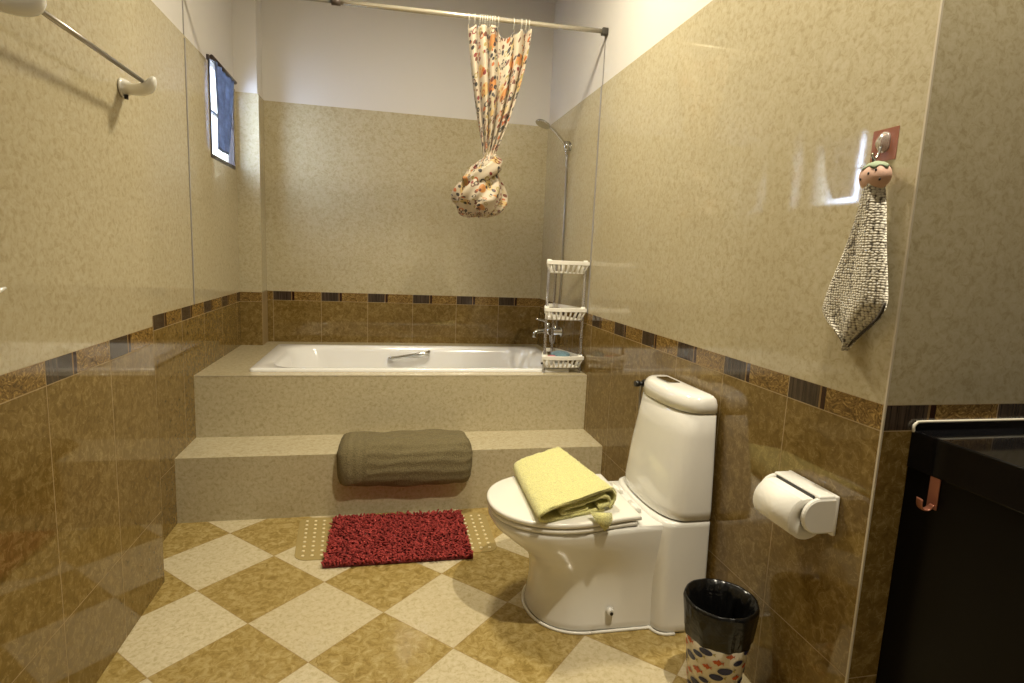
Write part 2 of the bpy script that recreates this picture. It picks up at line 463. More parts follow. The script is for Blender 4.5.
tube(bm, [(.735, TYC-.172, .07), (.735, TYC-.190, .07)], [.014, .011], 16)
cap = obj('bolt_cap', bm, M_china, toi)
bm = bmesh.new(); tube(bm, [(.735, TYC-.190, .07), (.735, TYC-.193, .07)], .0055, 12); obj('bolt', bm, M_black, cap)
# white sealant bead around the foot
bm = bmesh.new()
o0 = outline(.488, .67, .93, .184, .187, .004); tube(bm, o0[:] + [o0[0]], .0055, 6)
d0 = dshape(.861, 1.055, .231, .004, pw=3.6); tube(bm, d0[:28], .0055, 6)
obj('sealant', bm, Mat('white_sealant', rough=.4, col=(.85, .83, .76)).m, toi)

# angle valve beside the cistern
v = thing('angle_valve', 'small dark angle valve on the brown wall behind the cistern', 'valve', (XR, 2.22, .72))
bm = bmesh.new(); tube(bm, [(XR, 2.2, .715), (XR-.012, 2.2, .715)], .018, 14); tube(bm, [(XR-.01, 2.2, .715), (XR-.030, 2.2, .715)], .009, 10)
obj('body', bm, M_black, v)
bm = bmesh.new(); tube(bm, [(XR-.030, 2.2, .715), (XR-.038, 2.2, .715), (XR-.050, 2.2, .715)], [.012, .014, .012], 12); obj('knob', bm, M_black, v)
bm = bmesh.new(); tube(bm, smoothpath([(XR-.022, 2.2, .71), (XR-.022, 2.2, .66), (XR-.03, 2.17, .56), (XR-.03, 2.11, .46), (XR-.03, 2.06, .41)], 6), .005, 8)
obj('supply_hose', bm, M_steel, v)

# ------------------------------------------------------------------ textiles
def terry(name, col, scale=260, strength=.9, dist=.004, var=.25, rough=.95):
    m = Mat(name, rough=rough, Sheen_Weight=.3, Sheen_Roughness=.6)
    P = m.pos(); n = m.noise(P, scale, 2, .6); n2 = m.noise(P, 14, 3)
    d = tuple(c*(1-var) for c in col); l = tuple(min(1, c*(1+var*.6)) for c in col)
    m.color(m.mix(n2 * .3, m.ramp(n, (.35, d), (.6, l)), col)); m.bump(n, strength, dist); return m
M_yellow = terry('yellow_terry', (.72, .68, .27)).m

def ribbon(bm, path, th, y0f, y1f, ny=14, seed=1, jitter=.0012, rnd=True):
    """cloth strip: an x-z path with thickness, extruded in y; y0f/y1f give the ends per path parameter"""
    rng = random.Random(seed); n = len(path); N = []
    for i in range(n):
        a = Vector(path[max(i-1, 0)]); b = Vector(path[min(i+1, n-1)]); d = (b-a).normalized(); N.append(Vector((-d.y, d.x)))
    loop = []
    for i in range(n): loop.append((Vector(path[i]) + N[i]*th/2, i/(n-1)))
    e = (Vector(path[-1])-Vector(path[-2])).normalized(); loop.append((Vector(path[-1]) + e*th/2, 1))
    for i in range(n-1, -1, -1): loop.append((Vector(path[i]) - N[i]*th/2, i/(n-1)))
    e = (Vector(path[0])-Vector(path[1])).normalized(); loop.append((Vector(path[0]) + e*th/2, 0))
    rings = []
    for j in range(ny+1):
        q = j/ny; ring = []
        sh = 1 - .35*(max(0, 1-q/.04) if q < .04 else max(0, 1-(1-q)/.04))
        for p, tt in loop:
            y = y0f(tt) + (y1f(tt)-y0f(tt))*q
            ring.append((p.x + rng.uniform(-1, 1)*jitter + .05*(q-.5)*-0, y + rng.uniform(-1, 1)*jitter, p.y + rng.uniform(-1, 1)*jitter))
        rings.append(ring)
    loft(bm, rings)
    return bm
# folded yellow towel on the lid: outer fold open to the near end
TZ = .4095
raw = [(.640, TZ+.012), (.60, TZ+.010), (.555, TZ+.012), (.54, TZ+.017), (.56, TZ+.024), (.62, TZ+.028), (.69, TZ+.034), (.715, TZ+.030), (.722, TZ+.021), (.71, TZ+.0135), (.68, TZ+.0125)]
inner = smoothpath([(x, z, 0) for x, z in raw], 5); inner = [(p.x, p.y) for p in inner]
raw = [(.70, TZ+.004), (.60, TZ+.004), (.50, TZ+.004), (.472, TZ+.007), (.463, TZ+.016), (.475, TZ+.027), (.53, TZ+.0365), (.62, TZ+.043), (.70, TZ+.049), (.735, TZ+.044), (.748, TZ+.030), (.742, TZ+.014), (.725, TZ+.006)]
outer = smoothpath([(x, z, 0) for x, z in raw], 5); outer = [(p.x, p.y) for p in outer]
yt = thing('folded_towel', 'pale yellow bath towel folded on the closed toilet lid', 'towel', (.6, 1.82, .409))
def shear(bm):      # towel lies a little askew
    for v_ in bm.verts:
        x, y, z = v_.co
        v_.co.z = TZ + (z-TZ)*(1.48 if z > TZ else 1)
        v_.co.x = .458 + (x-.458)*(1-.27*(y-1.6)/.45) + (y-1.6)*.03
        v_.co.y = y + (x-.46)*.30
    return bm
o = obj('outer_layer', shear(ribbon(bmesh.new(), outer, .0075, lambda q: 1.60 + .008*math.sin(q*9), lambda q: 2.02+.008*math.sin(q*7), 40, 2)), M_yellow, yt, True)
o = obj('inner_layer', shear(ribbon(bmesh.new(), inner, .0075, lambda q: 1.607 - .010*q, lambda q: 2.0, 40, 3)), M_yellow, yt, True)
bm = bmesh.new()   # corner that hangs out of the fold
pts = [[(.665, 1.612, TZ+.022), (.735, 1.606, TZ+.018), (.74, 1.612, TZ+.022)], [(.672, 1.592, TZ+.010), (.732, 1.588, TZ+.008), (.736, 1.594, TZ+.011)], [(.688, 1.584, TZ-.010), (.722, 1.582, TZ-.010), (.724, 1.588, TZ-.008)], [(.703, 1.580, TZ-.027), (.707, 1.580, TZ-.027), (.706, 1.584, TZ-.026)]]
def thick(p): a, b, c = p; return [a, b, (b[0], b[1]+.006, b[2]), (a[0], a[1]+.006, a[2])]
loft(bm, [[(x-.03, y+.012, z) for x, y, z in thick(p)] for p in pts]); obj('hanging_corner', bm, M_yellow, yt, True)

# grey-green bath mat draped over the step edge
m = terry('grey_green_terry', (.17, .138, .068), 180, .8, .004, .3); m.b.inputs['Sheen Weight'].default_value = 0
x, y, z = m.xyz('UV'); P = m.pos()
rib = ((y * 150.0).sin() * x.gt(.13) + (x * 160.0).sin() * x.gt(.045) * x.lt(.13))
m.bump(rib * .35 + m.noise(P, 200, 2) * .9, .9, .005)
M_green = m.m
def draped():
    bm = bmesh.new(); uvl = bm.loops.layers.uv.new()
    xa, xb_ = -.205, .400
    # profile in (y,z): up over the nosing, thick and soft
    prof = smoothpath([(2.845, H1+.012, 0), (2.80, H1+.05, 0), (2.70, H1+.062, 0), (2.62, H1+.055, 0), (2.573, H1+.015, 0), (2.553, H1-.05, 0), (2.555, H1-.105, 0), (2.575, H1-.138, 0), (2.602, H1-.142, 0)], 7)
    base = [(2.845, H1+.001), (YS1+.02, H1+.001), (YS1-.006, H1+.0), (YS1-.006, H1-.06), (YS1-.004, H1-.12)]
    n = len(prof); nx = 44; rings = []; cum = [0]
    for i in range(1, n): cum.append(cum[-1] + (prof[i]-prof[i-1]).length)
    tot = cum[-1]
    def basept(q):
        L = [0]; 
        for i in range(1, len(base)): L.append(L[-1] + math.dist(base[i], base[i-1]))
        d = q*L[-1]
        for i in range(1, len(base)):
            if d <= L[i] + 1e-9:
                tt = (d-L[i-1])/(L[i]-L[i-1]); return [base[i-1][k]+(base[i][k]-base[i-1][k])*tt for k in (0, 1)]
        return base[-1]
    grid = []
    rng = random.Random(5)
    for j in range(nx+1):
        q = j/nx; e = min(q, 1-q)/.09; e = 1 if e >= 1 else math.sqrt(1-(1-e)**2)
        row = []
        for i in range(n):
            b = basept(cum[i]/tot); p = prof[i]
            k = .15 + .85*e
            wob = .004*math.sin(q*9+i*.25) + .003*math.sin(q*23+i*.5)
            bow = .012*(1-(2*q-1)**2)
            xx = xa + (xb_-xa)*q + (.012*math.sin(PI*i/n))*(1 if q > .5 else -1)*(1-e)*0
            row.append(bm.verts.new((xx + .014*(q-.5)*2*math.sin(PI*i/n)*.6, b[0]+(p.x-b[0])*k, b[1]+(p.y-b[1])*k + (wob if i > 2 else 0) + (-.006*q if i > n*.6 else 0))))
        grid.append(row)
    bot = [[bm.verts.new((v_.co.x, *basept(cum[i]/tot))) for i, v_ in enumerate(row)] for row in grid]
    def quad(a, b, c, d, uv):
        f = bm.faces.new((a, b, c, d)); f.smooth = True
        for l, w in zip(f.loops, uv): l[uvl].uv = w
    for j in range(nx):
        for i in range(n-1):
            U = [(j/nx*.6, cum[i]), ((j+1)/nx*.6, cum[i]), ((j+1)/nx*.6, cum[i+1]), (j/nx*.6, cum[i+1])]
            quad(grid[j][i], grid[j+1][i], grid[j+1][i+1], grid[j][i+1], U)
            quad(bot[j][i], bot[j][i+1], bot[j+1][i+1], bot[j+1][i], U)
        quad(grid[j][0], bot[j][0], bot[j+1][0], grid[j+1][0], [(0, 0)]*4)
        quad(grid[j][-1], grid[j+1][-1], bot[j+1][-1], bot[j][-1], [(0, 0)]*4)
    for i in range(n-1):
        quad(grid[0][i], grid[0][i+1], bot[0][i+1], bot[0][i], [(0, 0)]*4)
        quad(grid[-1][i], bot[-1][i], bot[-1][i+1], grid[-1][i+1], [(0, 0)]*4)
    bmesh.ops.recalc_face_normals(bm, faces=bm.faces[:])
    return bm
tag(obj('bath_mat', draped(), M_green), 'thick grey-green ribbed bath mat draped over the edge of the step', 'mat')

# clear dotted anti-slip mat under the red one
m = Mat('tinted_vinyl', rough=.25, col=(.52, .40, .16), Alpha=.6); M_vinyl = m.m
M_dot = Mat('pale_rubber_dot', rough=.4, col=(.75, .66, .42)).m
def slip_mat():
    bm = bmesh.new()
    q = [(-.345, 2.235), (.468, 2.205), (.470, 2.575), (-.372, 2.612)]
    def bil(u, v): return [(q[0][k]*(1-u)+q[1][k]*u)*(1-v) + (q[3][k]*(1-u)+q[2][k]*u)*v for k in (0, 1)]
    ring = []
    r = .05
    for cx, cy, a0 in ((1-.06, 1-.12, 0), (.06, 1-.12, PI/2), (.06, .12, PI), (1-.06, .12, 3*PI/2)):
        for k in range(7):
            a = a0+PI/2*k/6; ring.append(bil(cx+.06*math.cos(a), cy+.12*math.sin(a)))
    loft(bm, [[(x, y, .0006) for x, y in ring], [(x, y, .0026) for x, y in ring]], smooth=False)
    for i in range(22):
        for j in range(9):
            u = (i+.9)/22.8; v_ = (j+.9)/9.8; x, y = bil(u, v_)
            if -.19 < x < .31 and 2.2 < y < 2.53: continue
            loft(bm, [[(x+.0066*math.cos(a)*w, y+.0066*math.sin(a)*w, z) for a in [2*PI*k/8 for k in range(8)]] for w, z in ((1, .0024), (.95, .0042), (.6, .0054))], mi=1, cap0=False)
    return bm
tag(obj('anti_slip_mat', slip_mat(), [M_vinyl, M_dot]), 'thin see-through yellowish mat with white dots under the red rug', 'mat')

# red chenille rug
m = Mat('red_chenille', rough=.9)
m.color(m.ramp(m.noise(m.pos(), 60, 2), (.35, (.17, .014, .012)), (.6, (.37, .040, .036)), (.75, (.47, .08, .07))))
M_red = m.m
rug = thing('shaggy_rug', 'red shaggy chenille rug on the checkered floor before the step', 'rug', (.06, 2.35, 0))
rq = [(-.228, 2.162), (.354, 2.158), (.354, 2.575), (-.222, 2.580)]
def rb(u, v): return [(rq[0][k]*(1-u)+rq[1][k]*u)*(1-v) + (rq[3][k]*(1-u)+rq[2][k]*u)*v for k in (0, 1)]
bm = bmesh.new(); loft(bm, [[(*rb(u, v), z) for u, v in ((0, 0), (1, 0), (1, 1), (0, 1))] for z in (.003, .010)], smooth=False)
obj('backing', bm, Mat('dark_red_backing', rough=.9, col=(.12, .012, .012)).m, rug)
def pile():
    bm = bmesh.new(); rng = random.Random(3); nx, ny = 58, 40
    for i in range(nx):
        for j in range(ny):
            u = (i+.5+rng.uniform(-.4, .4))/nx; v = (j+.5+rng.uniform(-.4, .4))/ny
            x, y = rb(u, v); a = rng.uniform(0, 2*PI); L = rng.uniform(.014, .026)
            lean = rng.uniform(.2, 1.0); dx, dy = math.cos(a)*lean, math.sin(a)*lean - .25
            r = rng.uniform(.0044, .006); z = .008
            rings = []
            for q, w in ((0, .8), (.4, 1.1), (.8, .95), (1, .35)):
                zz = z + L*(q - .28*lean*q*q); ox = x+dx*L*q*q; oy = y+dy*L*q*q
                rings.append([(ox+r*w*math.cos(k*PI*2/5+a), oy+r*w*math.sin(k*PI*2/5+a), zz) for k in range(5)])
            loft(bm, rings, cap0=False)
    return bm
o = obj('pile', pile(), M_red, rug); o['kind'] = 'stuff'

# ------------------------------------------------------------------ waste bin with black bag
bc = Vector((.928, 1.335, 0))
wb = thing('waste_bin', 'small patterned waste bin lined with a black bag beside the toilet', 'bin', bc)
def cone_r(z): return .067 + .028*z/.27
def ringz(r, z, n=40, fn=None): return [(bc.x+(r+(fn(2*PI*k/n) if fn else 0))*math.cos(2*PI*k/n), bc.y+(r+(fn(2*PI*k/n) if fn else 0))*math.sin(2*PI*k/n), z) for k in range(n)]
bm = bmesh.new(); loft(bm, [ringz(cone_r(0)-.004, .001), ringz(cone_r(0), .006), ringz(cone_r(.14), .14), ringz(cone_r(.288), .288), ringz(cone_r(.288)-.003, .288), ringz(cone_r(0)-.006, .008)])
obj('bucket', bm, Mat('cream_plastic', rough=.3, col=(.74, .68, .55)).m, wb)
mbag = Mat('black_bag', rough=.22, col=(.005, .005, .005), Specular_IOR_Level=.4); mbag.bump(mbag.noise(mbag.pos(), 22, 2, .5, 1.0), .5, .008)
bm = bmesh.new(); R = []
for z, dr, am in ((.190, .004, .0025), (.196, .0055, .002), (.24, .004, .0015), (.286, .004, .001), (.296, .002, .0006), (.295, -.004, .0006), (.265, -.012, .004), (.18, -.022, .009), (.10, -.028, .010), (.06, -.05, .004)):
    def fn(a, am=am, z=z): return am*math.sin(a*9+z*30)+am*.7*math.sin(a*17+1)
    ring = ringz(cone_r(min(z, .288))+dr, z, 72, fn)
    if z < .19: ring = [(x, y, zz+.008*math.sin(math.atan2(y-bc.y, x-bc.x)*3+1)) for x, y, zz in ring]
    R.append(ring)
loft(bm, R, cap0=False, cap1=True); obj('bin_bag', bm, mbag.m, wb)
M_blue = Mat('blue_fish_print', rough=.35, col=(.012, .02, .10)).m
M_orange = Mat('orange_fish_print', rough=.35, col=(.55, .10, .02)).m
M_tail = Mat('yellow_tail_print', rough=.35, col=(.45, .38, .10)).m
def fish(bm, a0, z0, L, kind, flip):
    def put(poly, mi, off=.0012):
        vs = []
        for u, w in poly:
            z = z0 + w*L; a = a0 + flip*u*L/cone_r(z); r = cone_r(z)+off
            vs.append(bm.verts.new((bc.x+r*math.cos(a), bc.y+r*math.sin(a), z)))
        cu_ = sum(p[0] for p in poly)/len(poly); cw = sum(p[1] for p in poly)/len(poly)
        def pt(u, w):
            z = z0 + w*L; a = a0 + flip*u*L/cone_r(z); r = cone_r(z)+off; return bm.verts.new((bc.x+r*math.cos(a), bc.y+r*math.sin(a), z))
        prev = vs
        for q in (.66, .33):
            cur = [pt(cu_+(u-cu_)*q, cw+(w-cw)*q) for u, w in poly]
            for k in range(len(cur)): bm.faces.new((cur[k], prev[k], prev[(k+1) % len(cur)], cur[(k+1) % len(cur)])).material_index = mi
            prev = cur
        c = pt(cu_, cw)
        for k in range(len(prev)): bm.faces.new((c, prev[k], prev[(k+1) % len(prev)])).material_index = mi
    if kind == 'blue':
        put([(.5*math.cos(t_), .26*math.sin(t_)) for t_ in [2*PI*k/16 for k in range(16)]], 0)
        put([(.48, 0), (.74, .16), (.66, 0), (.74, -.16)], 2, .0008)
    else:
        put([(.34*math.cos(t_), .22*math.sin(t_)*(1+.25*math.cos(5*t_))) for t_ in [2*PI*k/20 for k in range(20)]], 1)
        put([(.3, 0), (.52, .2), (.46, 0), (.52, -.2)], 1, .0010)
        put([(-.06, .18), (.04, .36), (.16, .2)], 1, .0010); put([(-.04, -.18), (.06, -.34), (.16, -.2)], 1, .0010)
        put([(-.42, .06), (-.28, .12), (-.28, -.1), (-.42, -.04)], 1, .0010)
bm = bmesh.new(); rng = random.Random(11)
for r_ in range(8):
    z = .014 + r_*.0235; n = 9
    for k in range(n):
        a = 2*PI*(k + (.5 if r_ % 2 else 0) + rng.uniform(-.1, .1))/n
        kd = 'blue' if (k*2 + r_) % 4 < 2 else 'orange'
        fish(bm, a, z+rng.uniform(-.003, .003), rng.uniform(.036, .042) if kd == 'blue' and r_ % 3 else rng.uniform(.026, .036), kd, 1)
obj('fish_print', bm, [M_blue, M_orange, M_tail], wb)

# ------------------------------------------------------------------ toilet paper holder
hp_ = thing('toilet_paper_holder', 'white china toilet paper holder fixed to the brown tiled wall', 'holder', (XR, 1.19, .63))
y0, y1 = 1.122, 1.283
zc_, xc_ = .634, XR-.052
def cheek(y, th, ra=.044):
    bm = bmesh.new(); poly = []
    for k in range(17):
        a = PI/2 + PI*k/16; poly.append((xc_+ra*math.cos(a)*1.0, zc_+ra*math.sin(a)))
    poly += [(XR-.004, zc_-ra), (XR-.004, zc_+ra)]
    cx = sum(p[0] for p in poly)/len(poly); cz = sum(p[1] for p in poly)/len(poly)
    def sc_(k): return [(cx+(p[0]-cx)*k, cz+(p[1]-cz)*k) for p in poly]
    R = [[(x, y-th/2, z) for x, z in sc_(.9)], [(x, y-th/2+.003, z) for x, z in sc_(1)], [(x, y+th/2-.003, z) for x, z in sc_(1)], [(x, y+th/2, z) for x, z in sc_(.9)]]
    loft(bm, R, smooth=False); bmesh.ops.recalc_face_normals(bm, faces=bm.faces[:]); return bm
obj('side_cheek', cheek(y0, .014), M_china, hp_); obj('side_cheek', cheek(y1, .014), M_china, hp_)
obj('back_plate', box(bmesh.new(), XR-.012, XR, y0-.008, y1+.008, zc_-.052, zc_+.05, bevel=.005), M_china, hp_, True)
bm = box(bmesh.new(), XR-.056, XR-.004, y0-.004, y1+.004, zc_+.037, zc_+.050, bevel=.005); tc_ = obj('top_cover', bm, M_china, hp_, True)
obj('slit', B(XR-.0595, XR-.0545, y0+.012, y1-.012, zc_+.036, zc_+.0455), M_black, tc_)
bm = bmesh.new(); tube(bm, [(xc_-.017, y0+.002, zc_-.013), (xc_-.017, y1-.002, zc_-.013)], .016, 14); obj('spindle', bm, M_black, hp_)
mp = Mat('toilet_paper', rough=.9, col=(.86, .84, .78)); mp.bump(mp.noise(mp.pos(), 90, 2), .3, .002)
bm = bmesh.new(); n = 36; xr_, zr_ = xc_-.017, zc_-.013; R = []
for y, r in ((y0+.014, .020), (y0+.012, .021), (y0+.012, .051), (y0+.013, .0525), (y1-.013, .0525), (y1-.012, .051), (y1-.012, .021), (y1-.014, .02)):
    R.append([(xr_+r*math.cos(2*PI*k/n), y, zr_+r*math.sin(2*PI*k/n)) for k in range(n)])
R.append(R[0]); loft(bm, R, cap0=False, cap1=False)
bmesh.ops.recalc_face_normals(bm, faces=bm.faces[:])
rl = tag(obj('toilet_paper_roll', bm, mp.m), 'white toilet paper roll hanging in the wall holder', 'toilet paper')
bm = bmesh.new(); prof = [(xr_+.0545*math.cos(a), zr_+.0545*math.sin(a)) for a in [PI*.62+PI*.62*k/12 for k in range(13)]]
R = []
for x, z in prof: R.append([(x, y0+.013, z), (x, y1-.013, z), (xr_+(x-xr_)*.975, y1-.013, zr_+(z-zr_)*.975), (xr_+(x-xr_)*.975, y0+.013, zr_+(z-zr_)*.975)])
loft(bm, R, smooth=True); obj('loose_sheet', bm, mp.m, rl)

# ------------------------------------------------------------------ towel bar on the left wall
tb = thing('towel_bar', 'white and steel towel bar high on the left wall', 'towel bar', (XN, 1.7, 1.67))
bx, bz, ya, yb_ = XN+.075, 1.675, 1.395, 1.95
def bracket(y, s_):
    bm = bmesh.new(); R = []
    # round rose on the wall growing into an arm with an upturned end
    path = smoothpath([(XN, y+s_*.055, bz-.012), (XN+.012, y+s_*.055, bz-.012), (XN+.03, y+s_*.045, bz-.016), (XN+.06, y+s_*.024, bz-.020), (XN+.09, y+s_*.008, bz-.013), (XN+.108, y+s_*.002, bz+.014)], 5)
    n = len(path)
    rr = [.027, .0275, .027, .026, .025, .0235, .022, .0205, .019, .018, .0175, .017, .0168, .0168, .017, .0172, .0175, .0176, .0176, .0175, .017, .016, .0145, .0125, .009, .004]
    tube(bm, path, rr[:n], 18, flat=1.05)
    return bm
for y, s_ in ((yb_, 1), (ya, -1)): obj('bracket', bracket(y, s_), M_china, tb, True)
bm = bmesh.new(); tube(bm, [(bx, ya-.002, bz), (bx, yb_+.004, bz)], .0062, 14); obj('rail', bm, M_steel, tb)
for y in (yb_+.045, ya-.045):
    bm = bmesh.new(); tube(bm, [(XN+.014, y+.006, bz-.045), (XN+.014, y+.006, bz-.033)], .0055, 10); obj('set_screw', bm, M_black, tb)
# tip of a second fitting that pokes in at the left edge
hk = thing('wall_hook', 'white wall hook tip poking in at the left edge', 'hook', (XN, 1.24, 1.11))
bm = bmesh.new(); tube(bm, smoothpath([(XN, 1.235, 1.105), (XN+.02, 1.24, 1.102), (XN+.04, 1.27, 1.104), (XN+.052, 1.302, 1.116)], 5), [.013, .012, .012, .011, .01, .01, .009, .008, .008, .0075, .007, .0065, .006, .005, .004, .0025], 12)
obj('prong', bm, M_china, hk, True)
bm = bmesh.new(); tube(bm, [(XN, 1.235, 1.105), (XN+.006, 1.235, 1.105)], .022, 18); obj('rose', bm, M_china, hk)

# ------------------------------------------------------------------ hook plate, strawberry towel holder, grey towel
M_copper = Mat('copper_film', rough=.3, col=(.33, .13, .08), metal=.3).m
M_clear = Mat('clear_plastic', rough=.08, col=(.9, .88, .84), Transmission_Weight=.85, IOR=1.3).m
ah = thing('adhesive_hook', 'adhesive wall hook with a square copper-red plate above the grey towel', 'hook', (XR, 1.12, 1.5))
obj('plate', B(XR-.0012, XR, 1.089, 1.157, 1.462, 1.531), M_copper, ah)
bm = bmesh.new(); R = []
for x, k in ((XR-.0014, 1), (XR-.006, .95), (XR-.012, .6), (XR-.014, .2)):
    R.append([(x, 1.124+.019*math.cos(a)*k*(1+.12*math.cos(3*a)), 1.502+.023*math.sin(a)*k) for a in [2*PI*j/20 for j in range(20)]])
loft(bm, R); obj('clear_mount', bm, M_clear, ah)
bm = bmesh.new(); tube(bm, smoothpath([(XR-.010, 1.122, 1.492), (XR-.016, 1.12, 1.474), (XR-.026, 1.118, 1.463), (XR-.034, 1.116, 1.468), (XR-.036, 1.115, 1.476)], 5), .003, 8); obj('metal_hook', bm, M_chrome, ah)

sh = thing('strawberry_towel_holder', 'pink strawberry shaped towel holder with green leaf top', 'towel holder', (XR-.034, 1.105, 1.43))
bc2 = Vector((XR-.036, 1.100, 1.424))
def blob(c, rx, ry, rz, fn=None, nu=28, nv=18):
    bm = bmesh.new(); R = []
    for j in range(1, nv):
        t_ = PI*j/nv
        R.append([(c.x+rx*math.sin(t_)*math.cos(2*PI*k/nu), c.y+ry*math.sin(t_)*math.sin(2*PI*k/nu), c.z+rz*math.cos(t_)*(1+(fn(t_) if fn else 0))) for k in range(nu)])
    loft(bm, R[::-1]); return bm
mpk = Mat('pink_felt', rough=.75, col=(.62, .40, .31)); mpk.bump(mpk.noise(mpk.pos(), 200, 2), .3, .001)
obj('berry', blob(bc2, .024, .0375, .031), mpk.m, sh)
bm = bmesh.new(); nu = 40; R = []
for t_, k in ((.12, 1), (.5, 1), (.8, 1), (1.02, 1)):
    R.append([(bc2.x+.0255*math.sin(tt)*math.cos(a), bc2.y+.039*math.sin(tt)*math.sin(a), bc2.z+.0325*math.cos(tt)) for a in [2*PI*j/nu for j in range(nu)] for tt in [t_ + (.16*math.cos(7*a) if t_ > 1 else 0)]])
loft(bm, R[::-1]); obj('leaf_top', bm, Mat('green_felt', rough=.7, col=(.22, .27, .17)).m, sh)
for dy, dz in ((-.028, -.010), (-.006, .004), (.016, -.006), (-.020, .010), (-.004, -.020)):
    y = dy; z = dz; x = -.024*math.sqrt(max(0, 1-(y/.0375)**2-(z/.031)**2))
    bm = bmesh.new(); c = bc2+Vector((x, y, z)); obj('seed', blob(c, .002, .0027, .0033, None, 8, 6), M_black, sh)
bm = bmesh.new(); tube(bm, smoothpath([(XR-.034, 1.112, 1.452), (XR-.036, 1.113, 1.464), (XR-.032, 1.121, 1.4735), (XR-.028, 1.118, 1.466), (XR-.032, 1.108, 1.452)], 5), .0014, 6); obj('loop', bm, M_black, sh)

m = Mat('grey_waffle_cloth', rough=.95)
P = m.pos(); x, y, z = m.xyz()
wa = m.vor(m.vec(x * 120.0, y * 150.0 + m.noise(P, 30, 2), z * 175.0 + m.noise(P, 26, 2)), 1.0, rnd=.42)
nz = m.noise(P, 420, 2)
m.color(m.ramp(wa + nz * .18, (.48, (.74, .70, .60)), (.66, (.48, .44, .36)), (.86, (.07, .06, .05))))
m.bump(wa * -1.0, 1, .005); M_waffle = m.m
def hung_towel():
    bm = bmesh.new(); uvl = bm.loops.layers.uv.new()
    rows = [(1.412, 1.118, 1.082), (1.37, 1.128, 1.071), (1.32, 1.143, 1.062), (1.26, 1.163, 1.052), (1.20, 1.188, 1.040), (1.155, 1.204, 1.034), (1.125, 1.208, 1.045), (1.105, 1.195, 1.062), (1.085, 1.170, 1.082), (1.065, 1.145, 1.102), (1.048, 1.128, 1.118)]
    rp = smoothpath(rows, 5); n = len(rp); nu = 22
    def side(off):
        g = []
        for i, p in enumerate(rp):
            row = []
            for k in range(nu+1):
                q = k/nu; e = math.sin(PI*q)**.5
                fold = .008*math.sin(q*PI*3.2+.6+i*.02) * min(1, .3+i/n)
                y = p.y+(p.z-p.y)*q
                thk = (.016*(1-i/n)**1.2+.010)*e
                x = XR-.030 - fold*.8 - off*thk
                z = p.x + (.0 if i < n-12 else .012*math.sin(q*PI*2+.5)*(i-(n-12))/12)
                row.append(bm.verts.new((min(x, XR-.003), y, z)))
            g.append(row)
        return g
    A, Bk = side(1), side(-.5)
    def q4(a, b, c, d, uv):
        f = bm.faces.new((a, b, c, d)); f.smooth = True
        for l, w in zip(f.loops, uv): l[uvl].uv = w
    for i in range(n-1):
        for k in range(nu):
            uv = [(A[a_][b_].co.y*3.2, A[a_][b_].co.z*2.2) for a_, b_ in ((i, k), (i, k+1), (i+1, k+1), (i+1, k))]
            q4(A[i][k], A[i][k+1], A[i+1][k+1], A[i+1][k], uv)
            q4(Bk[i][k], Bk[i+1][k], Bk[i+1][k+1], Bk[i][k+1], [uv[0], uv[3], uv[2], uv[1]])
        for k in (0, nu): q4(A[i][k], A[i+1][k], Bk[i+1][k], Bk[i][k], [(0, A[i][k].co.z*2.2)]*4)
    for k in range(nu):
        q4(A[0][k], Bk[0][k], Bk[0][k+1], A[0][k+1], [(0, 0)]*4); q4(A[-1][k], A[-1][k+1], Bk[-1][k+1], Bk[-1][k], [(0, 0)]*4)
    bmesh.ops.recalc_face_normals(bm, faces=bm.faces[:]); return bm, rp
bm, rp = hung_towel()
gt = tag(obj('hand_towel', bm, M_waffle), 'grey speckled waffle hand towel hanging from the strawberry holder', 'towel')
bm = bmesh.new()
edge = [(XR-.032, p.y, p.x) for p in rp[28:]] + [(XR-.032, p.z, p.x) for p in rp[::-1][:26]]
tube(bm, edge, .003, 6); obj('hem', bm, Mat('black_white_hem', rough=.9, col=(.06, .05, .04)).m, gt)

# ------------------------------------------------------------------ vanity
mb = Mat('black_gloss_wood', rough=.3, col=(.003, .0025, .0025), Specular_IOR_Level=.12); M_van = mb.m
M_vtop = Mat('black_glass_top', rough=.08, col=(.004, .004, .005), Specular_IOR_Level=.3).m
vn = thing('vanity_cabinet', 'black vanity cabinet in the corner at the right edge', 'cabinet', (1.5, .7, 0))
obj('countertop', box(bmesh.new(), 1.146, 2.28, .38, YC-.001, .79, .875, bevel=.003), M_vtop, vn)
obj('body', box(bmesh.new(), 1.150, 2.27, .40, YC-.001, .06, .79, bevel=.002), M_van, vn)
obj('plinth', B(1.19, 2.25, .45, YC-.001, 0, .06), M_van, vn)
for k in range(2):
    x0 = 1.165 + k*.55
    d = obj('door', box(bmesh.new(), x0, x0+.54, .382, .40, .08, .775, bevel=.003), M_van, vn)
    bm = bmesh.new(); xx = x0 + (.49 if k == 0 else .05); tube(bm, smoothpath([(xx, .382, .62), (xx, .36, .615), (xx, .36, .51), (xx, .382, .505)], 4), .005, 8); obj('handle', bm, M_chrome, d)
bm = bmesh.new(); tube(bm, smoothpath([(1.147, YC-.006, .872), (1.146, YC-.006, .884), (1.153, YC-.006, .892), (1.17, YC-.006, .8945), (1.3, YC-.006, .8945), (2.2, YC-.006, .8945)], 6), .0033, 8)
box(bm, 1.155, 2.27, YC-.0075, YC-.001, .8745, .892, mi=1)
obj('back_lip', bm, [Mat('white_lip', rough=.3, col=(.82, .78, .66)).m, M_vtop], vn)
ch = thing('copper_hook', 'small copper-coloured hook stuck on the side of the black vanity', 'hook', (1.15, .96, .76))
bm = box(bmesh.new(), 1.1465, 1.1498, .944, .967, .722, .792, bevel=.001); obj('plate', bm, M_copper, ch)
